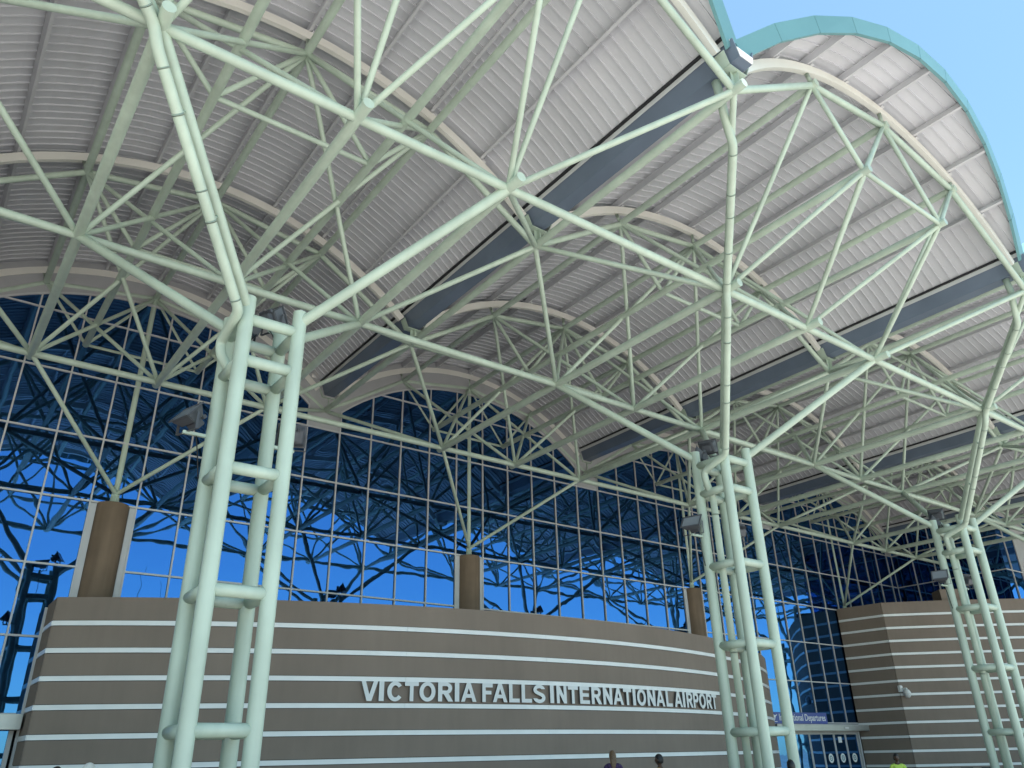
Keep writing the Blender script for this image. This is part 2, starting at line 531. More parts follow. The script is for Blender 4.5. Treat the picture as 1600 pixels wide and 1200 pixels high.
# ------------------------------------------------------------------ box gutters in the valleys
def prism_y(name, prof, y0, y1, m):
    n = len(prof)
    vv = [(x, y0, z) for x, z in prof]+[(x, y1, z) for x, z in prof]
    ff = [(i, (i+1) % n, n+(i+1) % n, n+i) for i in range(n)]
    ff.append(tuple(range(n-1, -1, -1))); ff.append(tuple(range(n, 2*n)))
    return fixn(mesh(name, vv, ff, m))
GX = 0.08
def build_gutter(n):
    root = thing('box_gutter', {0: 'dark blue grey box gutter left of the first column, beyond the frame', 1: 'dark blue grey box gutter running from the teal roof corner to the glass',
        2: 'dark blue grey box gutter between the second and third columns', 3: 'dark blue grey box gutter right of the third column',
        4: 'dark blue grey box gutter beside the glass wing', 5: 'last dark gutter, over the glass wing', -1: 'dark gutter farthest left, outside the picture'}[n], 'gutter', (vx(n), 0, 0), 'box gutters in the roof valleys')
    # trough as an open U of real plates
    zb, zt = 11.545, 11.93
    out = [(GX-0.29, zt), (GX-0.16, zb), (GX+0.20, zb), (GX+0.31, zt)]
    inn = [(GX+0.295, zt), (GX+0.19, zb+0.015), (GX-0.15, zb+0.015), (GX-0.275, zt)]
    link('trough', prism_y('trough', out+inn, 5.75, 24.6, M['gutter']), root)
    for sgn in (-1, 1):
        x0 = GX+0.01+sgn*0.31
        link('drip_flashing', prism_y('drip_flashing', [(x0, 11.90), (x0+sgn*0.012, 11.90), (x0+sgn*0.012, 12.02), (x0, 12.02)], 5.80, 24.6, M['flash']), root)
        link('edge_trim', prism_y('edge_trim', [(x0-sgn*0.02, 12.023), (x0+sgn*0.07, 12.023), (x0+sgn*0.07, 12.07), (x0-sgn*0.02, 12.07)], 5.80, 24.6, M['dark']), root)
    link('end_cap', prism_y('end_cap', [(GX-0.220, zb+0.19), (GX-0.155, zb+0.002), (GX+0.195, zb+0.002), (GX+0.250, zb+0.19)], 5.735, 5.749, M['flash']), root)
    for row in range(4):
        y = YU+row*DY
        c = link('cradle', boxes('cradle', [((GX-0.24, y-0.12, 11.44), (GX+0.24, y+0.12, 11.455)), ((GX-0.10, y-0.008, 11.05), (GX+0.10, y+0.008, 11.439)),
                                            ((GX-0.006, y-0.10, 11.06), (GX+0.006, y-0.009, 11.438))], M['mint']), root)
        for sgn in (-1, 1):
            pl = prism_y('side_plate', [(GX+sgn*0.24, 11.456), (GX+sgn*0.252, 11.456), (GX+sgn*0.37, 11.72), (GX+sgn*0.358, 11.732)], y-0.12, y+0.12, M['mint'])
            link('side_plate', pl, c)
    return root
for n in (1, 0, 2, 3, 4, 5, -1): build_gutter(n)

# ------------------------------------------------------------------ four-legged columns with branching struts
CX, CY, CA = 5.884, 11.99, 0.450         # relative to the valley line
ZT = 7.01
RUNGS = [6.62, 5.87, 4.05, 2.23, 0.40, -1.30]
LEG, RUNG, STR = 0.121, 0.095, 0.092
def build_column(n):
    lab = {-1: 'four legged pale green column outside the picture to the left', 0: 'nearest and leftmost pale green ladder column with four floodlights',
           1: 'second pale green ladder column, in front of the word AIRPORT', 2: 'third pale green ladder column, in front of the striped right wall',
           3: 'four legged pale green column beyond the right edge', 4: 'farthest four legged column beyond the right edge'}[n]
    root = thing('branching_column', lab, 'column', (vx(n)+CX, CY, GZ), 'four legged canopy columns')
    off = V((-CX, -CY, -GZ))
    legs = {'A': (-1, -1), 'B': (1, -1), 'C': (1, 1), 'D': (-1, 1)}
    for k, (sx, sy) in legs.items():
        tube('leg', (sx*CA, sy*CA, 0.02), (sx*CA, sy*CA, ZT-GZ), LEG, root, n=28)
    for z in RUNGS:
        h = z-GZ
        for a, b in (('A', 'B'), ('B', 'C'), ('C', 'D'), ('D', 'A')):
            pa, pb = legs[a], legs[b]
            zz = h if a in 'AC' else h-0.003
            tube('rung', (pa[0]*CA, pa[1]*CA, zz), (pb[0]*CA, pb[1]*CA, zz), RUNG, root, n=24)
    for k, (q, row) in (('A', (1, 1)), ('B', (3, 1)), ('C', (3, 2)), ('D', (1, 2))):
        sx, sy = legs[k]
        tube('strut', (sx*CA, sy*CA, 6.80-GZ), LO(q, row)+off, 0.084 if k == 'A' else STR, root, n=24)
    link('base_plate', boxm('base_plate', (-0.8, -0.8, 0.001), (0.8, 0.8, 0.03), M['mint']), root)
    return root
for n in (0, 1, 2, 3, 4, -1): build_column(n)

# downpipes from each gutter down a brace, a strut and the inside of the column
def build_downpipe(n):
    lab = {0: 'pale green downpipe bending down beside the nearest column strut', 1: 'pale green downpipe falling from the teal roof corner to the second column',
           2: 'pale green downpipe running down the long strut to the third column', 3: 'pale green downpipe to the column beyond the right edge',
           4: 'pale green downpipe to the farthest column beyond the right edge', -1: 'pale green downpipe outside the picture to the left'}[n]
    root = thing('downpipe', lab, 'downpipe', (vx(n), 0, 0), 'rainwater downpipes')
    v0, l1 = U(0, 0), LO(1, 1)
    d = (l1-v0).normalized()
    dn = V((0, 0, -1)); o1 = (dn-d*dn.dot(d)).normalized()*0.17
    at = V((CX-CA, CY-CA, 6.82))
    d2 = (at-l1).normalized(); o2 = (dn-d2*dn.dot(d2)).normalized()*0.31
    L = (l1-v0).length; L2 = (at-l1).length
    pts = [V((0.05, 6.42, 11.55)), V((0.12, 6.42, 11.15)), V((0.26, 6.50, 10.88)), v0+d*(L*0.22)+o1, l1-d*0.10+o1*1.0,
           l1+d2*0.26+o2, l1+d2*(L2-0.10)+o2*1.1, V((5.22, 12.05, 6.34)), V((5.25, 12.05, 6.10)), V((5.58, 12.16, 5.76)), V((5.60, 12.18, GZ+0.05))]
    link('pipe', sweep(fillet(pts, 0.10, 4), 0.084, 18, M['mint']), root)
    rings = []
    def ring(a, b, t, r=0.0858, w=0.014):
        p = a+(b-a)*t; dd = (b-a).normalized()
        tube('socket_collar', p-dd*w, p+dd*w, r, root, n=18)
    ring(pts[3], pts[4], 0.05); ring(pts[3], pts[4], 0.45); ring(pts[3], pts[4], 0.93)
    ring(pts[5], pts[6], 0.06); ring(pts[5], pts[6], 0.5); ring(pts[5], pts[6], 0.95); ring(pts[9], pts[10], 0.06); ring(pts[9], pts[10], 0.5)
    for t in (0.22, 0.62):
        p = pts[5]+(pts[6]-pts[5])*t
        q = p-o2
        c = tube('clamp', p-d2*0.018, p+d2*0.018, 0.088, root, n=18)
        tube('clamp_link', p, q, 0.018, root, n=8)
    for t in (0.3, 0.7):
        p = pts[3]+(pts[4]-pts[3])*t
        tube('clamp', p-d*0.018, p+d*0.018, 0.088, root, n=18)
        tube('clamp_link', p, p-o1, 0.018, root, n=8)
    return root
for n in (0, 1, 2, 3, 4, -1): build_downpipe(n)

# ------------------------------------------------------------------ floodlights on the columns
def frustum(name, w0, h0, w1, h1, d, m):
    vv = [(-w0/2, 0, -h0/2), (w0/2, 0, -h0/2), (w0/2, 0, h0/2), (-w0/2, 0, h0/2), (-w1/2, d, -h1/2), (w1/2, d, -h1/2), (w1/2, d, h1/2), (-w1/2, d, h1/2)]
    ff = [(0, 1, 2, 3), (7, 6, 5, 4), (0, 4, 5, 1), (1, 5, 6, 2), (2, 6, 7, 3), (3, 7, 4, 0)]
    me = fixn(mesh(name, vv, ff, m))
    bm = bmesh.new(); bm.from_mesh(me)
    bmesh.ops.bevel(bm, geom=bm.edges[:], offset=0.012, segments=2, affect='EDGES')
    bm.to_mesh(me); bm.free()
    return me
fl_house = frustum('housing', 0.46, 0.36, 0.34, 0.22, 0.17, M['flood'])
fl_rim = boxes('lens_rim', [((-0.25, -0.022, -0.20), (0.25, -0.001, -0.165)), ((-0.25, -0.022, 0.165), (0.25, -0.001, 0.20)),
                            ((-0.25, -0.022, -0.164), (-0.215, -0.001, 0.164)), ((0.215, -0.022, -0.164), (0.25, -0.001, 0.164))], M['flood'])
fl_lens = boxm('lens', (-0.213, -0.012, -0.163), (0.213, -0.004, 0.163), M['lens'])
fl_gear = boxm('gear_box', (-0.11, 0.172, -0.08), (0.11, 0.30, 0.09), M['flood'], 0.012)
fl_fins = boxes('cooling_fin', [((-0.14+0.04*i, 0.171, 0.10), (-0.132+0.04*i, 0.23, 0.108+0.06)) for i in range(8)], M['flood'])
fl_yoke = boxes('yoke', [((-0.262, 0.04, -0.27), (-0.252, 0.085, 0.03)), ((0.252, 0.04, -0.27), (0.262, 0.085, 0.03)), ((-0.251, 0.04, -0.27), (0.251, 0.085, -0.262))], M['flood'])
def floodlight(base, aim, arm_from, label, group='floodlights on the canopy columns'):
    """base: point the yoke stands on; aim: direction the lens looks"""
    root = thing('floodlight', label, 'floodlight', base, group)
    aim = V(aim).normalized()
    yv = -aim                                       # local +y is the back of the lamp
    zv = (V((0, 0, 1))-yv*yv.z).normalized()
    xv = yv.cross(zv)
    Rm = Matrix((xv, yv, zv)).transposed().to_4x4()
    cen = V((0, 0, 0.25))
    T = Matrix.Translation(cen) @ Rm @ Matrix.Translation((0, -0.07, 0))
    h = link('housing', fl_house, root, None, T)
    link('lens', fl_lens, h); link('lens_rim', fl_rim, h); link('gear_box', fl_gear, h); link('cooling_fin', fl_fins, h)
    hd = V((aim.x, aim.y, 0)).normalized()
    ang = math.atan2(-hd.x, hd.y)
    link('yoke', fl_yoke, root, None, Matrix.Translation(V((0, 0, 0.25))) @ Matrix.Rotation(ang+math.pi, 4, 'Z') @ Matrix.Translation((0, -0.065, 0)))
    a = V(arm_from)-V(base)
    dirv = a.normalized()
    arm = boxes('bracket_arm', [((-0.03, -0.06, -0.025), (0.03, a.length, 0.025))], M['mint'])
    q = dirv.to_track_quat('Y', 'Z').to_matrix().to_4x4()
    link('bracket_arm', arm, root, None, Matrix.Translation((0, 0, -0.03)) @ q)
    c = [V((0, 0, 0.18))-aim*0.25, V((0, 0, -0.02))+dirv*0.12-aim*0.05, V((0, 0, -0.35))+dirv*0.22, a*0.9+V((0, 0, -0.75))]
    link('cable', sweep(fillet(c, 0.2, 6), 0.010, 6, M['black'], 'cable'), root)
    return root
cn = {-1: 'column outside the left edge', 0: 'nearest column', 1: 'second column', 2: 'third column', 3: 'column past the right edge', 4: 'farthest column'}
for n in (0, 1, 2, 3, -1):
    x0, y0 = vx(n)+CX, CY
    floodlight((x0-CA-0.42, y0+CA, 4.83), (-0.75, -0.25, 0.62), (x0-CA-0.1, y0+CA, 4.83), 'grey floodlight on the left side arm of the ' + cn[n])
    floodlight((x0+CA+0.42, y0+CA+0.02, 4.88), (0.30, 0.85, 0.40), (x0+CA+0.1, y0+CA, 4.88), 'grey floodlight seen from behind right of the ' + cn[n])
    floodlight((x0+0.33, y0+0.62, 7.12), (0.80, 0.35, 0.48), (x0+CA, y0+CA, 6.95), 'grey floodlight on top of the ' + cn[n] + ', right rear')
    floodlight((x0-0.12, y0+0.60, 6.78), (-0.55, 0.75, 0.40), (x0-0.12, y0+CA, 6.72), 'grey floodlight at the rear head of the ' + cn[n])

# ------------------------------------------------------------------ posts on round concrete columns by the glass
def revolve(name, prof, n, m):
    vv, ff = [], []
    for r, z in prof:
        for i in range(n):
            a = 2*math.pi*i/n
            vv.append((r*math.cos(a), r*math.sin(a), z))
    for k in range(len(prof)-1):
        for i in range(n):
            j = (i+1) % n
            ff.append((k*n+i, k*n+j, (k+1)*n+j, (k+1)*n+i))
    nb = len(ff)
    ff.append(tuple(range(n-1, -1, -1))); ff.append(tuple(range((len(prof)-1)*n, len(prof)*n)))
    me = mesh(name, vv, ff, m)
    me.polygons.foreach_set('use_smooth', [True]*nb+[False, False])
    return me
for n in (0, 1, 2, 3, -1):
    xc = vx(n)+6
    yp = YU+3*DY
    lc = {0: 'brown round concrete column left of the nearest ladder column', 1: 'brown round concrete column in the middle of the glass, above VICTORIA FALLS',
          2: 'brown round concrete column just left of the second ladder column', 3: 'brown round concrete column hidden behind the right striped wall', -1: 'brown round concrete column outside the left edge'}[n]
    if n == 2:
        lc = 'brown round concrete column just left of the second ladder column'
    cme = revolve('round_column', [(0.42, GZ), (0.42, 6.60), (0.41, 6.63)], 40, M['conc'])
    c = link('round_column', cme, None); c.location = (xc, yp, 0)
    tag(c, lc, 'column', 'round brown concrete columns in the glazing')
    t = thing('tree_post', {0: 'pale green post with two arms on the left concrete column', 1: 'pale green post with two arms on the middle concrete column',
        2: 'pale green post with two arms by the second ladder column', 3: 'pale green post with two arms behind the right wall', -1: 'pale green post outside the left edge'}[n],
        'post', (xc, yp, 6.63), 'pale green posts that carry the rear truss')
    top = U(2, 3)
    tube('pole', (0, 0, 0.16), (0, 0, Z5-6.63), 0.085, t)
    for q in (1, 3):
        tube('arm', (0, -0.05, 0.30), (LO(q, 3).x-6, LO(q, 3).y-yp, ZL-6.63), 0.058, t)
    link('shoe', revolve('shoe', [(0.17, 0.0), (0.17, 0.03), (0.13, 0.035), (0.115, 0.30), (0.09, 0.36)], 20, M['mint']), t)
    link('shoe_fin', boxes('shoe_fin', [((-0.16, -0.01, 0.036), (0.16, 0.01, 0.26)), ((-0.01, -0.16, 0.036), (0.01, 0.16, 0.26))], M['mint']), t)

# ------------------------------------------------------------------ glazing
ROWS = [1.18, 3.00, 4.82, 6.64, 8.46, 10.28, 12.10]
AZC, AR = 5.0, 8.11                      # arch of the glazing head
def arc_z(x, n):
    s = x-(vx(n)+6)
    return AZC+math.sqrt(max(AR*AR-s*s, 0))
fac = thing('glazed_facade', 'tall blue reflective glass wall with grey frames behind the curved wall', 'glass wall', (0, 0, 0))
XE = 45.84
def pane(parent, x0, x1, z0, z1a, z1b=None, arc=None):
    """flat pane in the facade plane; top edge may follow the arch"""
    g_ = 0.0
    if arc is None:
        vv = [(x0, 0, z0), (x1, 0, z0), (x1, 0, z1a), (x0, 0, z1a)]
    else:
        K = 5
        vv = [(x0, 0, z0), (x1, 0, z0)]
        for i in range(K+1):
            x = x1+(x0-x1)*i/K
            vv.append((x, 0, max(arc_z(x, arc), z0+0.002)))
    nn = len(vv)
    c = V(((x0+x1)/2, YG, z0))
    vv = [V(p)-V((c.x, 0, c.z)) for p in vv]
    back = [(p.x, 0.02, p.z) for p in vv]
    ff = [tuple(range(nn)), tuple(range(2*nn-1, nn-1, -1))]+[(i, nn+i, nn+(i+1) % nn, (i+1) % nn) for i in range(nn)]
    me = fixn(mesh('pane', [tuple(p) for p in vv]+back, ff, M['glass']))
    tilt = Matrix.Rotation(random.uniform(-0.0012, 0.0012), 4, 'X') @ Matrix.Rotation(random.uniform(-0.0012, 0.0012), 4, 'Z')
    link('pane', me, parent, None, Matrix.Translation(c) @ tilt)
def zbase(x):
    if x < 2.75: return 1.18
    if x < 31.9: return 3.00
    if x < 38.9: return 1.18
    return 4.82
mull = []
k = -18
for n in range(-1, 4):
    feet = (vx(n)+0.6, vx(n)+11.4)
    xs = [vx(n)+0.6+1.2*i for i in range(10)]
    for i in range(9):
        a, b = xs[i], xs[i+1]
        if b > XE+0.01 or a < -6.5: continue
        mid = (a+b)/2
        central = i == 4
        for r0, r1 in zip(ROWS, ROWS[1:]+[99]):
            if r0 < zbase(mid)-0.01: continue
            if central and r0 < 6.5: continue       # the round concrete column stands here
            hz = min(arc_z(a, n), arc_z(b, n))
            hm = max(arc_z(a, n), arc_z(b, n))
            if hm <= r0+0.02: continue
            if r1 <= hz: pane(fac, a, b, r0, r1)
            else:
                pane(fac, a, b, r0, 0, arc=n)
                if hm <= r1+0.001: break
        if central:
            for xa, xb in ((a, vx(n)+6-0.42), (vx(n)+6+0.42, b)):
                pass
    # valley bay, 1.2 wide, glass up to 10.28 and a grey panel above
    a, b = vx(n)+11.4, vx(n)+12.6
    if a > -6.5:
        if b < XE+0.01:
            for r0, r1 in zip(ROWS, ROWS[1:]):
                if r0 < zbase((a+b)/2)-0.01 or r0 > 9: continue
                pane(fac, a, b, r0, r1)
# mullions
def mullion(x, z0, z1, w=0.044):
    link('mullion', boxm('mullion', (x-w/2, YG-0.055, z0), (x+w/2, YG-0.001, z1), M['alu']), fac)
for n in range(-1, 4):
    for i in range(11):
        x = vx(n)+0.6+1.2*i
        if i > 9: continue
        if x < -6.5 or x > XE+0.05: continue
        z1 = arc_z(x, n)-0.01
        mullion(x, zbase(x), z1, 0.044)
    # broad frames either side of the round columns
    for sx in (-1, 1):
        x = vx(n)+6+sx*0.50
        if -6 < x < XE: link('column_frame', boxm('column_frame', (x-0.075, YG-0.045, zbase(x)), (x+0.075, YG-0.002, 6.60), M['alu']), fac)
# transoms, one length per run between arches
for z in ROWS:
    for n in range(-1, 4):
        c = vx(n)+6
        if z > 10.4:
            s = math.sqrt(AR*AR-(z-AZC)**2)-0.02
            a, b = c-s, c+s
        elif z > 10:
            a, b = c-6.0, c+6.0
        else:
            a, b = c-6.0, c+6.0
        segs = [(a, b)]
        if z < 6.6: segs = [(a, c-0.44), (c+0.44, b)]
        for p, q in segs:
            p = max(p, -6.4); q = min(q, XE)
            # keep only where the glass reaches this level
            run = []
            x = p
            while x < q-1e-6:
                y_ = min(x+0.3, q)
                if zbase((x+y_)/2) <= z+0.01:
                    if run and abs(run[-1][1]-x) < 1e-6: run[-1][1] = y_
                    else: run.append([x, y_])
                x = y_
            for u, w in run:
                link('transom', boxm('transom', (u+0.001, YG-0.051, z-0.025), (w-0.001, YG-0.004, z+0.025), M['alu']), fac)
# arched head frame, tympanum and valley panels
for n in range(-1, 4):
    c = vx(n)+6
    if c < -6: continue
    vv, ff = [], []
    NN = 24
    ths = [-math.asin(5.4/AR)+2*math.asin(5.4/AR)*i/NN for i in range(NN+1)]
    for th in ths:
        for r, y in ((AR-0.03, YG-0.06), (AR+0.03, YG-0.06), (AR+0.03, YG-0.01), (AR-0.03, YG-0.01)):
            vv.append((c+r*math.sin(th), y, AZC+r*math.cos(th)))
    for i in range(NN):
        for k_ in range(4):
            j = (k_+1) % 4
            ff.append((i*4+k_, i*4+j, (i+1)*4+j, (i+1)*4+k_))
    link('arched_head', fixn(mesh('arched_head', vv, ff, M['alu'])), fac)
    vv, ff = [], []
    for i, th in enumerate(ths):
        x, z = AR*math.sin(th), AZC+AR*math.cos(th)
        s = x
        ztop = CC+math.sqrt(max((RS-0.015)**2-s*s, 0))
        vv += [(c+x, YG-0.0, z), (c+x, YG-0.0, ztop), (c+x, YG+0.15, ztop), (c+x, YG+0.15, z)]
    for i in range(NN):
        for k_ in range(4):
            j = (k_+1) % 4
            ff.append((i*4+k_, i*4+j, (i+1)*4+j, (i+1)*4+k_))
    link('tympanum', fixn(mesh('tympanum', vv, ff, M['greypanel'])), fac)
    for a, b in ((vx(n)+11.4, vx(n)+12.6),):
        if b > XE+0.3: b = XE
        link('valley_panel', boxm('valley_panel', (a, YG-0.02, 10.31), (b, YG+0.15, 12.1), M['greypanel']), fac)
# added dark sheet blocks light behind the glass and runs on unseen to the left
link('hall_blackout', boxes('hall_blackout', [((-45, YG+0.5, GZ), (XE, YG+0.6, 11.6))], M['dark']), fac)
for r0, r1 in zip(ROWS, ROWS[1:6]):
    if r0 > 4: pane(fac, vx(3)+11.4, XE, r0, r1)
# unseen canopy stretches added left and right, to shade the sides and fill reflections
soff = arc_box(-TH, TH, RS+0.03, RS+0.06, 6.0, 24.65, 20, M['sheet'], 'soffit')
for n in (-4, -3, -2, 5, 6):
    rr = thing('vaulted_roof', {-4: 'fourth', -3: 'third', -2: 'second', 5: 'first', 6: 'second'}[n] + ' unseen barrel vaulted roof, added to block sky beyond the ' + ('left' if n < 0 else 'right') + ' picture edge', 'canopy roof', (vx(n), 0, 0), 'barrel vaulted canopy roofs')
    link('soffit', soff, rr); link('roof_covering', top_me, rr)
    for me in fascia_parts: link('fascia_panel', me, rr)
    for row in range(4): link('arch_beam', beam_me, rr, None, Matrix.Translation((0, YU+row*DY, 0)))

# wing that turns towards the front on the right
wing = thing('glass_wing', 'dark glass wing turning forward above the striped right wall', 'glass wall', (XE, 17.8, 0))
def wpane(parent, o, u, w, z0, z1):
    vv = [(0, 0, 0), (w, 0, 0), (w, 0, z1-z0), (0, 0, z1-z0)]
    back = [(p[0], 0.02, p[2]) for p in vv]
    ff = [(0, 1, 2, 3), (7, 6, 5, 4)]+[(i, 4+i, 4+(i+1) % 4, (i+1) % 4) for i in range(4)]
    me = fixn(mesh('pane', vv+back, ff, M['glass']))
    tilt = Matrix.Rotation(random.uniform(-0.0012, 0.0012), 4, 'X')
    link('pane', me, parent, None, Matrix.Translation((o[0], o[1], z0)) @ Matrix.Rotation(u, 4, 'Z') @ tilt)
WR = [3.00, 4.82, 6.64, 8.46, 10.28, 11.5]
for i in range(5):
    for r0, r1 in zip(WR, WR[1:]):
        wpane(wing, (0.0, 6.0-1.2*i), -math.pi/2, 1.2, r0, r1)
wx = [0.0, 0.66, 1.86]
for a, b in zip(wx, wx[1:]):
    for r0, r1 in zip(WR, WR[1:]):
        wpane(wing, (a, 0), 0, b-a, r0, r1)
for i in range(5):
    y = 6.0-1.2*i
    link('mullion', boxm('mullion', (-0.055, y-0.025, 3.0), (-0.001, y+0.025, 11.5), M['alu']), wing)
for a in (0.66, 1.86):
    link('mullion', boxm('mullion', (a-0.025, -0.055, 3.0), (a+0.025, -0.001, 11.5), M['alu']), wing)
for z in WR:
    link('transom', boxm('transom', (-0.050, 0.0, z-0.025), (-0.003, 6.0, z+0.025), M['alu']), wing)
    link('transom', boxm('transom', (-0.050, -0.052, z-0.026), (1.86, -0.003, z+0.026), M['alu']), wing)
link('pier', boxm('pier', (1.89, -0.03, GZ), (3.6, 0.3, 11.5), M['greypanel']), wing)
for r0, r1 in zip(WR, WR[1:]):
    for i in range(8):
        wpane(wing, (3.6+1.2*i, 0), 0, 1.19, r0, r1)
link('wing_lining', boxes('wing_lining', [((0.25, 0.5, GZ), (14, 6.2, 11.4))], M['dark']), wing)
link('parapet_cap', boxm('parapet_cap', (-0.08, -0.08, 11.53), (14, 6.2, 11.75), M['greypanel']), wing)

# ------------------------------------------------------------------ curved striped wall
WCX, WCY, WR_ = 16.557, 44.995, 26.447
WTOP = 3.775
STRZ = [3.155-0.634*k for k in range(8)]
def cpt(a, r, z, c=(WCX, WCY)): return (c[0]+r*math.sin(a), c[1]-r*math.cos(a), z)
def curve_band(name, a0, a1, r0, r1, z0, z1, n, m, c=(WCX, WCY)):
    vv, ff = [], []
    for i in range(n+1):
        a = a0+(a1-a0)*i/n
        vv += [cpt(a, r1, z0, c), cpt(a, r1, z1, c), cpt(a, r0, z1, c), cpt(a, r0, z0, c)]
    for i in range(n):
        for k_ in range(4):
            j = (k_+1) % 4
            ff.append((i*4+k_, i*4+j, (i+1)*4+j, (i+1)*4+k_))
    ff.append((0, 1, 2, 3)); ff.append((n*4+3, n*4+2, n*4+1, n*4))
    return fixn(mesh(name, vv, ff, m))
def striped_arc(root, c, rad, a0, a1, ztop, zs, nseg):
    link('wall_core', curve_band('wall_core', a0+0.0005, a1-0.0005, rad-0.30, rad-0.03, GZ, ztop-0.02, nseg, M['dark'], c), root)  # near-black core paints in the shadow lines beside the stripes
    edges = [ztop]+[z for s in zs for z in (s+0.068, s-0.068)]
    prev = ztop
    for s in zs:
        link('wall_course', curve_band('wall_course', a0, a1, rad-0.05, rad, s+0.070, prev, nseg, M['wall'], c), root)
        ns = max(1, round((a1-a0)*rad/4.2)); gp = 0.003/rad
        for q in range(ns):
            u0, u1 = a0+(a1-a0)*q/ns+gp, a0+(a1-a0)*(q+1)/ns-gp
            dr = random.uniform(-0.0015, 0.0015)
            b = link('metal_stripe', curve_band('metal_stripe', u0, u1, rad-0.04, rad+0.006+dr, s-0.056, s+0.056, max(4, nseg//ns), M['stripe'], c), root)
            for z0_, z1_ in ((s+0.044, s+0.056), (s-0.056, s-0.044)):
                link('stripe_lip', curve_band('stripe_lip', u0, u1, rad+0.006+dr, rad+0.018, z0_, z1_, max(4, nseg//ns), M['stripe'], c), b)
        prev = s-0.070
    if prev > GZ: link('wall_course', curve_band('wall_course', a0, a1, rad-0.05, rad, GZ, prev, nseg, M['wall'], c), root)
    link('coping', curve_band('coping', a0, a1, rad-0.32, rad-0.051, ztop-0.019, ztop-0.002, nseg, M['wall'], c), root)
A0 = math.asin((2.80-WCX)/WR_)
A1 = math.asin((31.45-WCX)/WR_)
cw = thing('curved_wall', 'low convex brown wall with white metal stripes and the airport name', 'wall', (0, 0, 0))
zs = [z for z in STRZ if z > GZ+0.1]
striped_arc(cw, (WCX, WCY), WR_, A0, A1, WTOP, zs, 96)
# narrow return at the left end back to the glass
e0 = cpt(A0, WR_, 0)
def flat_stripes(root, p, q, ztop, zs, thick=0.3, side=1):
    """straight striped wall from p to q (xy); outward normal is to the right of p->q times side"""
    p, q = V((p[0], p[1], 0)), V((q[0], q[1], 0))
    d = (q-p); L = d.length; d.normalize()
    nrm = V((d.y, -d.x, 0))*side
    Mx = Matrix((d, nrm, V((0, 0, 1)))).transposed().to_4x4(); Mx.translation = p
    def bx(nm, a, b, m, par=root):
        me = boxm(nm, a, b, m)
        if side < 0: fixn(me)
        me.transform(Mx)
        fixn(me)
        return link(nm, me, par)
    bx('wall_core', (0.0, -thick, GZ), (L, -0.05, ztop-0.02), M['dark'])  # core coloured near black for the shadow lines along each stripe
    prev = ztop
    for s in zs:
        bx('wall_course', (0, -0.049, s+0.070), (L, 0, prev), M['wall'])
        b = bx('metal_stripe', (0, -0.04, s-0.056), (L, 0.006, s+0.056), M['stripe'])
        prev = s-0.070
    bx('wall_course', (0, -0.049, GZ), (L, 0, prev), M['wall'])
flat_stripes(cw, (e0[0]-0.02, YG-0.06), (e0[0]-0.02, e0[1]+0.02), WTOP, zs)

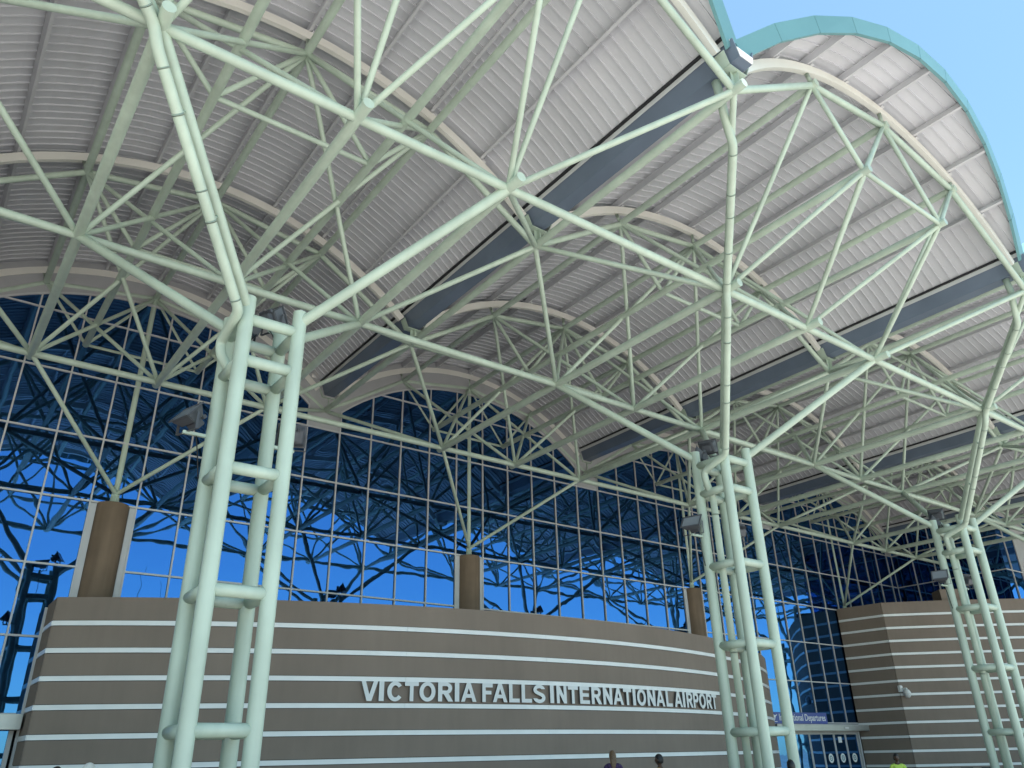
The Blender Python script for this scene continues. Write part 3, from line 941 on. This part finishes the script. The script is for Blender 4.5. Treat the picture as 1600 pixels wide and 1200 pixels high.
# letters of the airport name
def glyph(ch):
    s = 0.21
    if ch == 'I': return 1, [[(0, 0), (1, 0), (1, 1), (0, 1)]]
    if ch == 'V': return 0, [[(0.36, 0), (0.64, 0), (1, 1), (0.77, 1), (0.50, 0.27), (0.23, 1), (0, 1)]]
    if ch == 'T': return 0, [[(0.385, 0), (0.615, 0), (0.615, 0.82), (1, 0.82), (1, 1), (0, 1), (0, 0.82), (0.385, 0.82)]]
    if ch == 'L': return 0, [[(0, 0), (1, 0), (1, 0.18), (0.29, 0.18), (0.29, 1), (0, 1)]]
    if ch == 'F': return 0, [[(0, 0), (0.28, 0), (0.28, 0.42), (0.86, 0.42), (0.86, 0.59), (0.28, 0.59), (0.28, 0.82), (1, 0.82), (1, 1), (0, 1)]]
    if ch == 'E': return 0, [[(0, 0), (1, 0), (1, 0.175), (0.26, 0.175), (0.26, 0.43), (0.92, 0.43), (0.92, 0.60), (0.26, 0.60), (0.26, 0.825), (0.97, 0.825), (0.97, 1), (0, 1)]]
    if ch == 'N': return 0, [[(0, 0), (0.25, 0), (0.25, 0.62), (0.73, 0), (1, 0), (1, 1), (0.75, 1), (0.75, 0.38), (0.27, 1), (0, 1)]]
    if ch == 'A': return 0, [[(0, 0), (0.215, 0), (0.29, 0.22), (0.71, 0.22), (0.785, 0), (1, 0), (0.62, 1), (0.38, 1)], [(0.35, 0.385), (0.65, 0.385), (0.50, 0.79)]]
    def arc(cx, cy, rx, ry, a0, a1, n=14):
        return [(cx+rx*math.cos(R_(a0+(a1-a0)*i/n)), cy+ry*math.sin(R_(a0+(a1-a0)*i/n))) for i in range(n+1)]
    if ch == 'O': return 0, [arc(0.5, 0.5, 0.5, 0.515, 0, 360, 28)[:-1], arc(0.5, 0.5, 0.285, 0.345, 0, 360, 28)[:-1]]
    if ch == 'C':
        o = arc(0.51, 0.5, 0.51, 0.515, 38, 322, 24); i = arc(0.52, 0.5, 0.28, 0.34, 320, 40, 20)
        return 0, [o+i]
    if ch in 'PR':
        outer = [(0, 0), (0.27, 0), (0.27, 0.38)] if ch == 'P' else [(0, 0), (0.25, 0), (0.25, 0.40), (0.40, 0.40), (0.72, 0), (1.02, 0), (0.70, 0.43)]
        bump = arc(0.62 if ch == 'P' else 0.58, 0.705 if ch == 'R' else 0.69, 0.38, 0.295 if ch == 'R' else 0.31, -70 if ch == 'R' else -90, 90, 12)
        outer = outer+bump+[(0, 1)]
        hx = 0.26
        hb, ht = (0.56, 0.84) if ch == 'R' else (0.545, 0.835)
        hole = [(hx, hb)]+arc(0.58, (hb+ht)/2, 0.15, (ht-hb)/2, -90, 90, 8)+[(hx, ht)]
        return 0, [outer, hole]
    if ch == 'S':
        a = arc(0.5, 0.735, 0.47, 0.28, 15, 225, 14)
        b = arc(0.5, 0.275, 0.25, 0.125, 60, -150, 10)
        c = arc(0.5, 0.275, 0.49, 0.29, -168, 52, 14)
        d = arc(0.5, 0.735, 0.235, 0.115, 235, 30, 10)
        return 0, [a+b+c+d]
LET = [('V', -15.12, -14.25), ('I', -14.13, -13.89), ('C', -13.67, -12.82), ('T', -12.67, -11.9), ('O', -11.81, -10.89), ('R', -10.7, -9.84), ('I', -9.67, -9.43), ('A', -9.27, -8.35),
       ('F', -7.92, -7.27), ('A', -7.21, -6.31), ('L', -6.13, -5.44), ('L', -5.26, -4.57), ('S', -4.44, -3.57),
       ('I', -3.18, -2.94), ('N', -2.69, -1.95), ('T', -1.8, -1.02), ('E', -0.85, -0.08), ('R', 0.12, 0.92), ('N', 1.13, 1.90), ('A', 2.04, 2.93), ('T', 2.98, 3.73), ('I', 3.89, 4.13), ('O', 4.31, 5.18), ('N', 5.37, 6.17), ('A', 6.30, 7.22), ('L', 7.42, 8.13),
       ('A', 8.42, 9.34), ('I', 9.46, 9.70), ('R', 9.95, 10.72), ('P', 10.85, 11.55), ('O', 11.68, 12.58), ('R', 12.75, 13.52), ('T', 13.58, 14.34)]
sign = thing('airport_name_sign', 'raised silver letters VICTORIA FALLS INTERNATIONAL AIRPORT on the curved wall', 'sign', cpt(0, WR_, 1.36))
sloc = V(cpt(0, WR_, 1.36))
_gl = {}
for ch, d0, d1 in LET:
    a0, a1 = R_(d0), R_(d1)
    w = WR_*(a1-a0)
    key = (ch, round(w, 2))
    if key not in _gl:
        _, loops = glyph(ch)
        cu = bpy.data.curves.new('letter', 'CURVE')
        cu.dimensions = '2D'; cu.fill_mode = 'BOTH'; cu.extrude = 0.028; cu.offset = 0.009
        for lp in loops:
            sp = cu.splines.new('POLY'); sp.points.add(len(lp)-1)
            for i, (px, py) in enumerate(lp): sp.points[i].co = ((px-0.5)*w, py*0.45, 0, 1)
            sp.use_cyclic_u = True
        tmp = bpy.data.objects.new('tmp', cu)
        me = bpy.data.meshes.new_from_object(tmp)
        bpy.data.objects.remove(tmp)
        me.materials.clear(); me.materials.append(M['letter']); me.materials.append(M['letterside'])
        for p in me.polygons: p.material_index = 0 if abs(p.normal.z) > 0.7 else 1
        me.name = 'letter'
        _gl[key] = me
    am = (a0+a1)/2
    pos = V(cpt(am, WR_+0.068, 1.365))-sloc
    link('letter', _gl[key], sign, None, Matrix.Translation(pos) @ Matrix.Rotation(am, 4, 'Z') @ Matrix.Rotation(math.pi/2, 4, 'X'))

# ------------------------------------------------------------------ right striped wall
rw = thing('striped_wall', 'tall brown wall with white metal stripes at the right, camera on its corner', 'wall', (0, 0, 0))
RT = 6.68
RZ = [6.055-0.616*k for k in range(13)]
RZ = [z for z in RZ if z > GZ+0.1]
pA, pB = V((39.20, 21.42)), V((44.60, 16.88))
ch_ = pB-pA; rad = 40.0
midp = (pA+pB)/2; h_ = math.sqrt(rad**2-(ch_.length/2)**2)
nn_ = V((-ch_.y, ch_.x)).normalized()
rc = midp+nn_*h_
if rc.y < midp.y: rc = midp-nn_*h_
b0 = math.atan2(pA.x-rc.x, -(pA.y-rc.y)); b1 = b0+(11.5/rad)
striped_arc(rw, (rc.x, rc.y), rad, b0, b1, RT, RZ, 40)
flat_stripes(rw, (38.92, YG-0.06), (pA.x-0.01, pA.y+0.03), RT, RZ)
q0 = cpt(b0+0.06, rad-0.5, 0, (rc.x, rc.y))
link('raised_block', curve_band('raised_block', b0+0.078, b0+0.108, rad-1.3, rad-0.33, RT-0.3, RT+0.60, 4, M['wall'], (rc.x, rc.y)), rw)

# ------------------------------------------------------------------ entrance: door header, doors, departures sign
ent = thing('entrance_doors', 'glass sliding doors under the blue departures sign', 'doors', (32.0, YG, GZ))
HG = 1.10-GZ
hd = link('door_header', boxm('door_header', (-0.25, -0.55, 2.50), (7.05, -0.06, HG-0.035), M['steel'], 0.01), ent)
link('header_cap', boxm('header_cap', (-0.27, -0.57, HG-0.034), (7.0, -0.055, HG-0.001), M['alu']), ent)
link('sensor', boxm('sensor', (4.85, -0.61, 2.59), (5.15, -0.551, 2.65), M['white'], 0.006), ent)
xs = [0.0, 1.0, 2.70, 3.65, 4.65, 5.60, 6.60]
for i, (a, b) in enumerate(zip(xs, xs[1:])):
    lf = link('door_leaf', boxes('door_leaf', [((a+0.01, -0.06, 0.02), (a+0.06, -0.01, 2.42)), ((b-0.06, -0.06, 0.02), (b-0.01, -0.01, 2.42)),
                                              ((a+0.061, -0.06, 0.02), (b-0.061, -0.01, 0.12)), ((a+0.061, -0.06, 2.36), (b-0.061, -0.01, 2.42))], M['alu']), ent)
    pm = boxm('door_glass', (a+0.061, -0.035, 0.121), (b-0.061, -0.025, 2.359), M['glass'])
    link('door_glass', pm, lf)
    if i >= 3:
        cxm = (a+b)/2
        def disc(nm, r0, r1, y, m, off=(0, 0), n=28):
            vv = []
            for i_ in range(n):
                an = 2*math.pi*i_/n
                vv.append((cxm+off[0]+r1*math.cos(an), y, 1.34+off[1]+r1*math.sin(an)))
            if r0 > 0:
                for i_ in range(n):
                    an = 2*math.pi*i_/n
                    vv.append((cxm+off[0]+r0*math.cos(an), y, 1.34+off[1]+r0*math.sin(an)))
                ff = [(i_, (i_+1) % n, n+(i_+1) % n, n+i_) for i_ in range(n)]
            else: ff = [tuple(range(n))]
            return mesh(nm, vv, ff, m)
        st = link('round_sticker', disc('round_sticker', 0, 0.20, -0.040, M['white']), lf)
        lg = link('sticker_emblem', disc('sticker_emblem', 0.075, 0.115, -0.044, M['bgreen']), lf)
        link('sticker_mark', boxes('sticker_mark', [((cxm-0.045, -0.047, 1.32), (cxm+0.045, -0.045, 1.335)), ((cxm-0.045, -0.047, 1.35), (cxm+0.045, -0.045, 1.365))], M['bgreen']), lf)
    if i == 4:
        link('notice', boxm('notice', (b-0.62, -0.046, 2.0), (b-0.34, -0.041, 2.26), M['white']), lf)
for a in (-0.10, 6.62):
    link('jamb', boxm('jamb', (a, -0.14, 0), (a+0.10, -0.02, 2.49), M['alu']), ent)
link('transom_bar', boxm('transom_bar', (0.005, -0.12, 2.425), (6.615, -0.011, 2.495), M['alu']), ent)
link('lobby_lining', boxes('lobby_lining', [((-0.1, 0.02, 0.0), (6.9, 0.05, 2.86))], M['dark']), ent)

ds = thing('departures_sign', 'blue sign reading International Departures with a take-off plane symbol', 'sign', (31.42, YG-0.40, 1.12))
link('sign_board', boxm('sign_board', (0, -0.03, 0.0), (4.36, 0.03, 0.47), M['bluesign'], 0.008), ds)
def text_mesh(txt, size, sx, m, name):
    cu = bpy.data.curves.new(name, 'FONT')
    cu.body = txt; cu.size = size; cu.extrude = 0.003; cu.offset = 0.004
    tmp = bpy.data.objects.new('tmp', cu)
    col.objects.link(tmp)
    bpy.context.view_layer.update()
    dg = bpy.context.evaluated_depsgraph_get()
    me = bpy.data.meshes.new_from_object(tmp.evaluated_get(dg))
    bpy.data.objects.remove(tmp)
    xs_ = [v.co.x for v in me.vertices]
    w = max(xs_)-min(xs_)
    me.transform(Matrix.Diagonal((sx/w, 1, 1, 1)) @ Matrix.Translation((-min(xs_), 0, 0)))
    me.materials.clear(); me.materials.append(m); me.name = name
    return me
tm = text_mesh('International Departures', 0.40, 3.50, M['white'], 'sign_lettering')
link('sign_lettering', tm, ds, None, Matrix.Translation((0.72, -0.034, 0.125)) @ Matrix.Rotation(math.pi/2, 4, 'X'))
plane = [(0.12, 0.30), (0.17, 0.31), (0.23, 0.27), (0.34, 0.34), (0.21, 0.42), (0.25, 0.43), (0.43, 0.375), (0.54, 0.41), (0.56, 0.385), (0.44, 0.32), (0.36, 0.17), (0.325, 0.165), (0.36, 0.29), (0.24, 0.235), (0.16, 0.255)]
plane = [(x, z-0.04) for x, z in plane]
cu = bpy.data.curves.new('plane_symbol', 'CURVE'); cu.dimensions = '2D'; cu.fill_mode = 'BOTH'; cu.extrude = 0.003
for lp in (plane, [(0.28, 0.06), (0.52, 0.06), (0.52, 0.085), (0.28, 0.085)]):
    sp = cu.splines.new('POLY'); sp.points.add(len(lp)-1); sp.use_cyclic_u = True
    for i, (a, b) in enumerate(lp): sp.points[i].co = (a, b, 0, 1)
tmp = bpy.data.objects.new('tmp', cu); me = bpy.data.meshes.new_from_object(tmp); bpy.data.objects.remove(tmp)
me.materials.clear(); me.materials.append(M['white']); me.name = 'plane_symbol'
link('plane_symbol', me, ds, None, Matrix.Translation((0.02, -0.034, 0)) @ Matrix.Rotation(math.pi/2, 4, 'X'))
link('hanger', boxes('hanger', [((0.4, -0.01, -0.055), (0.44, 0.01, -0.001)), ((3.9, -0.01, -0.055), (3.94, 0.01, -0.001))], M['steel']), ds)

# side entrance canopy at the left end
le = thing('side_doorway', 'metal door header and frame at the lower left corner', 'doorway', (-3.4, YG, GZ))
link('door_header', boxm('door_header', (0, -0.55, 2.50), (6.12, -0.06, 2.84), M['steel'], 0.01), le)
for a in (0.0, 1.3, 2.6, 3.9, 5.2, 5.95):
    link('jamb', boxm('jamb', (a, -0.12, 0), (a+0.10, -0.02, 2.49), M['alu']), le)
for a, b in ((0.1, 1.3), (1.4, 2.6), (2.7, 3.9), (4.0, 5.2), (5.3, 5.95)):
    link('door_glass', boxm('door_glass', (a, -0.05, 0.0), (b, -0.03, 2.49), M['glass']), le)
link('end_frame', boxm('end_frame', (6.12, -0.05, 0), (6.20, 0.0, 5.4), M['alu']), le)

# dome camera on the wall corner
cc = thing('security_camera', 'white dome security camera on the right wall corner', 'security camera', (pA.x+0.02, pA.y-0.10, 2.34))
link('bracket', boxm('bracket', (-0.13, -0.02, 0.12), (0.13, 0.12, 0.42), M['white'], 0.02), cc)
link('bracket_arm', boxm('bracket_arm', (-0.05, -0.28, 0.22), (0.05, -0.02, 0.30), M['white'], 0.015), cc)
link('housing', revolve('housing', [(0.05, 0.24), (0.13, 0.18), (0.17, 0.08), (0.17, 0.0)], 24, M['white']), cc).location = (0, -0.24, 0)
dome = revolve('dome', [(0.02, -0.155), (0.08, -0.14), (0.13, -0.09), (0.15, -0.03), (0.15, 0.0)], 24, M['flash'])
dm = link('dome', dome, cc); dm.location = (0, -0.24, 0)
link('camera_eye', revolve('camera_eye', [(0.0, 0.0), (0.045, 0.002), (0.045, 0.02)], 16, M['black']), dm, None, Matrix.Translation((-0.02, -0.125, -0.07)) @ Matrix.Rotation(R_(-70), 4, 'X'))

# bench with three black backs by the right wall
bn = thing('waiting_bench', 'bench with three black seat backs at the foot of the right wall', 'bench', (33.2, 16.95, GZ), rot=math.atan2(15.98-16.94, 34.51-33.21))
for i in range(3):
    x = 0.0+0.80*i
    link('seat_back', boxm('seat_back', (x-0.25, 0.0, 0.50), (x+0.25, 0.05, 0.985), M['black'], 0.02), bn)
    link('seat', boxm('seat', (x-0.25, -0.45, 0.42), (x+0.25, -0.01, 0.47), M['black'], 0.02), bn)
link('frame', boxes('frame', [((-0.35, -0.24, 0.36), (1.95, -0.18, 0.415)), ((-0.2, -0.40, 0), (-0.15, 0.02, 0.05)), ((1.75, -0.40, 0), (1.80, 0.02, 0.05)), ((-0.2, -0.235, 0.051), (-0.15, -0.185, 0.359)), ((1.75, -0.235, 0.051), (1.80, -0.185, 0.359))], M['steel']), bn)

# lattice mast far behind the camera, seen mirrored in the glass
ms = thing('lattice_mast', 'lattice radio mast seen mirrored in the glass left of the nearest column', 'mast', (22.6, -62.7, GZ))
mh = 22.1-GZ
mw = 0.55
for sx, sy in ((-1, -1), (1, -1), (1, 1), (-1, 1)):
    tube('leg', (sx*mw, sy*mw, 0), (sx*mw*0.8, sy*mw*0.8, mh*0.86), 0.06, ms, M['steel'], 8)
nl = 16
for i in range(nl):
    z0, z1 = mh*0.86*i/nl, mh*0.86*(i+1)/nl
    for (a, b) in (((-1, -1), (1, -1)), ((1, -1), (1, 1)), ((1, 1), (-1, 1)), ((-1, 1), (-1, -1))):
        tube('lattice_bar', (a[0]*mw*0.9, a[1]*mw*0.9, z0), (b[0]*mw*0.9, b[1]*mw*0.9, z1), 0.035, ms, M['steel'], 6)
tube('antenna', (0, 0, mh*0.8), (0, 0, mh*1.05), 0.05, ms, M['steel'], 6)
for x in (-2.2, 2.4):
    tube('antenna', (0, 0, mh*0.78), (x, 0, mh*0.82), 0.04, ms, M['steel'], 6)
    tube('antenna', (x, 0, mh*0.80), (x*1.1, 0, mh*0.98), 0.04, ms, M['steel'], 6)

# ------------------------------------------------------------------ people
def skinned(name, joints, edges, m, parent, sub=2, root=0):
    me = bpy.data.meshes.new(name)
    me.from_pydata([j[0] for j in joints], edges, [])
    me.update()
    o = link(name, me, parent)
    md = o.modifiers.new('skin', 'SKIN')
    md.use_smooth_shade = True
    for i, j in enumerate(joints):
        r = j[1]
        me.skin_vertices[0].data[i].radius = (r, r) if not isinstance(r, tuple) else r
        me.skin_vertices[0].data[i].use_root = (i == root)
    sb = o.modifiers.new('sub', 'SUBSURF'); sb.levels = sub; sb.render_levels = sub
    me.materials.append(m)
    return o
def person(label, loc, rot, h, skin, hair, top, legs_m, hairstyle='short', vest=None, walk=0.0, sleeves=True):
    root = thing('person', label, 'person', loc, None, rot)
    k = h/1.75
    def S(x, y, z): return (x*k, y*k, z*k)
    w = walk
    J = [(S(0, 0, 0.97), (0.135*k, 0.10*k)), (S(0, 0.0, 1.12), (0.125*k, 0.09*k)), (S(0, 0.01, 1.30), (0.15*k, 0.10*k)), (S(0, 0.0, 1.42), (0.10*k, 0.07*k)),
         (S(0, 0.0, 1.50), 0.052*k), (S(0, -0.01, 1.56), 0.055*k)]
    E_ = [(0, 1), (1, 2), (2, 3), (3, 4), (4, 5)]
    for sx in (-1, 1):
        ph = w*sx
        b = len(J)
        J += [(S(sx*0.095, 0, 0.90), 0.088*k), (S(sx*0.10, -0.10*ph, 0.50), 0.058*k), (S(sx*0.10, 0.16*ph, 0.10), 0.040*k), (S(sx*0.105, 0.16*ph-0.13, 0.035), 0.034*k)]
        E_ += [(0, b), (b, b+1), (b+1, b+2), (b+2, b+3)]
        b = len(J)
        J += [(S(sx*0.19, 0, 1.40), 0.056*k), (S(sx*0.235, 0.06*ph, 1.13), 0.042*k), (S(sx*0.24, 0.02-0.08*abs(w), 0.89), 0.030*k), (S(sx*0.24, 0.0-0.08*abs(w), 0.82), (0.020*k, 0.036*k))]
        E_ += [(3, b), (b, b+1), (b+1, b+2), (b+2, b+3)]
        wr = b+3
        for fi in range(4):
            bb = len(J)
            fy = -0.03+0.02*fi-0.08*abs(w)
            ln = (0.070, 0.080, 0.075, 0.060)[fi]
            J += [(S(sx*0.240, fy, 0.785), 0.009*k), (S(sx*0.236, fy, 0.785-ln*0.5), 0.0085*k), (S(sx*0.226, fy, 0.785-ln), 0.0075*k)]
            E_ += [(wr, bb), (bb, bb+1), (bb+1, bb+2)]
        bb = len(J)
        J += [(S(sx*0.228, -0.045-0.08*abs(w), 0.825), 0.010*k), (S(sx*0.220, -0.062-0.08*abs(w), 0.785), 0.009*k)]
        E_ += [(wr, bb), (bb, bb+1)]
    skinned('body', J, E_, skin, root, 1)
    # head: shaped ovoid with jaw, nose, ears
    vv, ff = [], []
    nu, nv = 24, 16
    for j in range(nv+1):
        ph_ = math.pi*j/nv
        for i in range(nu):
            th = 2*math.pi*i/nu
            x = math.sin(ph_)*math.cos(th); y = math.sin(ph_)*math.sin(th); z = math.cos(ph_)
            X, Y, Z = 0.076*x, 0.095*y, 0.118*z
            if z < 0: X *= 1+0.28*z; Y *= 1+0.15*z
            if y < -0.75 and abs(x) < 0.3:
                if -0.25 < z < 0.18: Y -= 0.018*(1-abs(z+0.05)/0.25)
            if y < -0.5 and 0.08 < z < 0.28 and 0.15 < abs(x) < 0.6: Y += 0.008
            vv.append(S(X, Y-0.015, Z+1.635))
    for j in range(nv):
        for i in range(nu):
            ff.append((j*nu+i, j*nu+(i+1) % nu, (j+1)*nu+(i+1) % nu, (j+1)*nu+i))
    hd_ = link('head', mesh('head', vv, ff, skin, True), root)
    for sx in (-1, 1):
        e = link('eye', revolve('eye', [(0.0, -0.006*k), (0.008*k, -0.003*k), (0.010*k, 0), (0.008*k, 0.003*k), (0.0, 0.006*k)], 10, M['hair_bk']), hd_)
        e.location = S(sx*0.030, -0.096, 1.652)
        ear = link('ear', revolve('ear', [(0.0, -0.03*k), (0.012*k, -0.015*k), (0.014*k, 0.01*k), (0.0, 0.03*k)], 10, skin), hd_)
        ear.location = S(sx*0.078, -0.005, 1.635)
    link('mouth', boxm('mouth', S(-0.022, -0.106, 1.575), S(0.022, -0.098, 1.585), skin, 0.003*k), hd_)
    # hair cap, displaced outwards
    rnd = random.Random(int(h*1000))
    vv, ff = [], []
    for j in range(nv+1):
        ph_ = math.pi*0.68*j/nv
        for i in range(nu):
            th = 2*math.pi*i/nu
            x = math.sin(ph_)*math.cos(th); y = math.sin(ph_)*math.sin(th); z = math.cos(ph_)
            f_ = 1.0+(0.10 if hairstyle == 'short' else 0.17)+rnd.uniform(-0.018, 0.018)
            if y < -0.15 and z < 0.45: f_ = 0.90          # face stays free
            vv.append(S(0.078*x*f_, 0.098*y*f_-0.010, 0.120*z*f_+1.640))
    for j in range(nv):
        for i in range(nu):
            ff.append((j*nu+i, j*nu+(i+1) % nu, (j+1)*nu+(i+1) % nu, (j+1)*nu+i))
    link('hair', mesh('hair', vv, ff, hair, True), root)
    if hairstyle == 'long':
        JJ = [(S(0, 0.05, 1.68), (0.085*k, 0.07*k)), (S(0, 0.065, 1.58), (0.095*k, 0.06*k)), (S(0.01, 0.085, 1.46), (0.085*k, 0.045*k)), (S(0.02, 0.10, 1.34), (0.04*k, 0.022*k))]
        skinned('long_hair', JJ, [(0, 1), (1, 2), (2, 3)], hair, root, 2)
    if hairstyle == 'ponytail':
        JJ = [(S(0, 0.10, 1.70), 0.035*k), (S(0.03, 0.15, 1.66), 0.04*k), (S(0.05, 0.15, 1.56), 0.03*k)]
        skinned('ponytail', JJ, [(0, 1), (1, 2)], hair, root, 2)
    # shirt and trousers follow the body
    g_ = 1.10
    JS = [(S(0, 0, 0.93), (0.150*k, 0.115*k)), (S(0, 0, 1.12), (0.142*k, 0.105*k)), (S(0, 0.01, 1.30), (0.168*k, 0.118*k)), (S(0, 0.0, 1.43), (0.110*k, 0.080*k))]
    ES = [(0, 1), (1, 2), (2, 3)]
    for sx in (-1, 1):
        b = len(JS)
        JS += [(S(sx*0.19, 0, 1.40), 0.068*k), (S(sx*0.225, 0.04*w*sx, 1.22), 0.058*k)]
        ES += [(3, b), (b, b+1)]
    skinned('shirt', JS, ES, top, root, 2)
    JT = [(S(0, 0, 0.96), (0.15*k, 0.112*k))]
    ET = []
    for sx in (-1, 1):
        ph = w*sx; b = len(JT)
        JT += [(S(sx*0.098, 0, 0.86), 0.102*k), (S(sx*0.10, -0.10*ph, 0.50), 0.075*k), (S(sx*0.10, 0.15*ph, 0.13), 0.060*k)]
        ET += [(0, b), (b, b+1), (b+1, b+2)]
        sh = link('shoe', boxm('shoe', S(sx*0.105-0.045, 0.16*ph-0.19, 0.0), S(sx*0.105+0.045, 0.16*ph+0.07, 0.085), M['black'], 0.02), root)
    skinned('trousers', JT, ET, legs_m, root, 2)
    if vest:
        JV = [(S(0, 0, 0.98), (0.168*k, 0.130*k)), (S(0, 0, 1.14), (0.160*k, 0.120*k)), (S(0, 0.01, 1.31), (0.182*k, 0.130*k)), (S(0, 0, 1.42), (0.15*k, 0.095*k))]
        skinned('vest', JV, [(0, 1), (1, 2), (2, 3)], vest, root, 2)
    return root
person('woman with long brown hair and a dark purple top walking by the curved wall', (15.5, 16.55, GZ), R_(150), 1.765, M['skin_l'], M['hair_br'], M['purple'], M['jean'], 'long', walk=0.8)
person('person with black hair and a yellow shirt by the curved wall', (14.2, 13.65, GZ), R_(200), 1.665, M['skin_d'], M['hair_bk'], M['yellow'], M['navy'], walk=0.5)
person('dark haired person whose head shows low between the second column legs', (14.18, 10.21, GZ), R_(160), 1.52, M['skin_d'], M['hair_bk'], M['navy'], M['navy'], walk=0.3)
person('woman in a yellow green safety vest by the right wall', (23.2, 13.2, GZ), R_(-50), 1.55, M['skin_d'], M['hair_bk'], M['hivis'], M['navy'], 'ponytail', vest=M['hivis'])
person('person with black hair at the bottom left edge', (2.34, 14.84, GZ), R_(120), 1.67, M['skin_d'], M['hair_bk'], M['navy'], M['jean'])
person('person with a white hat at the bottom left, beside the black haired one', (2.70, 14.4, GZ), R_(100), 1.71, M['skin_l'], M['hair_wh'], M['white'], M['jean'])
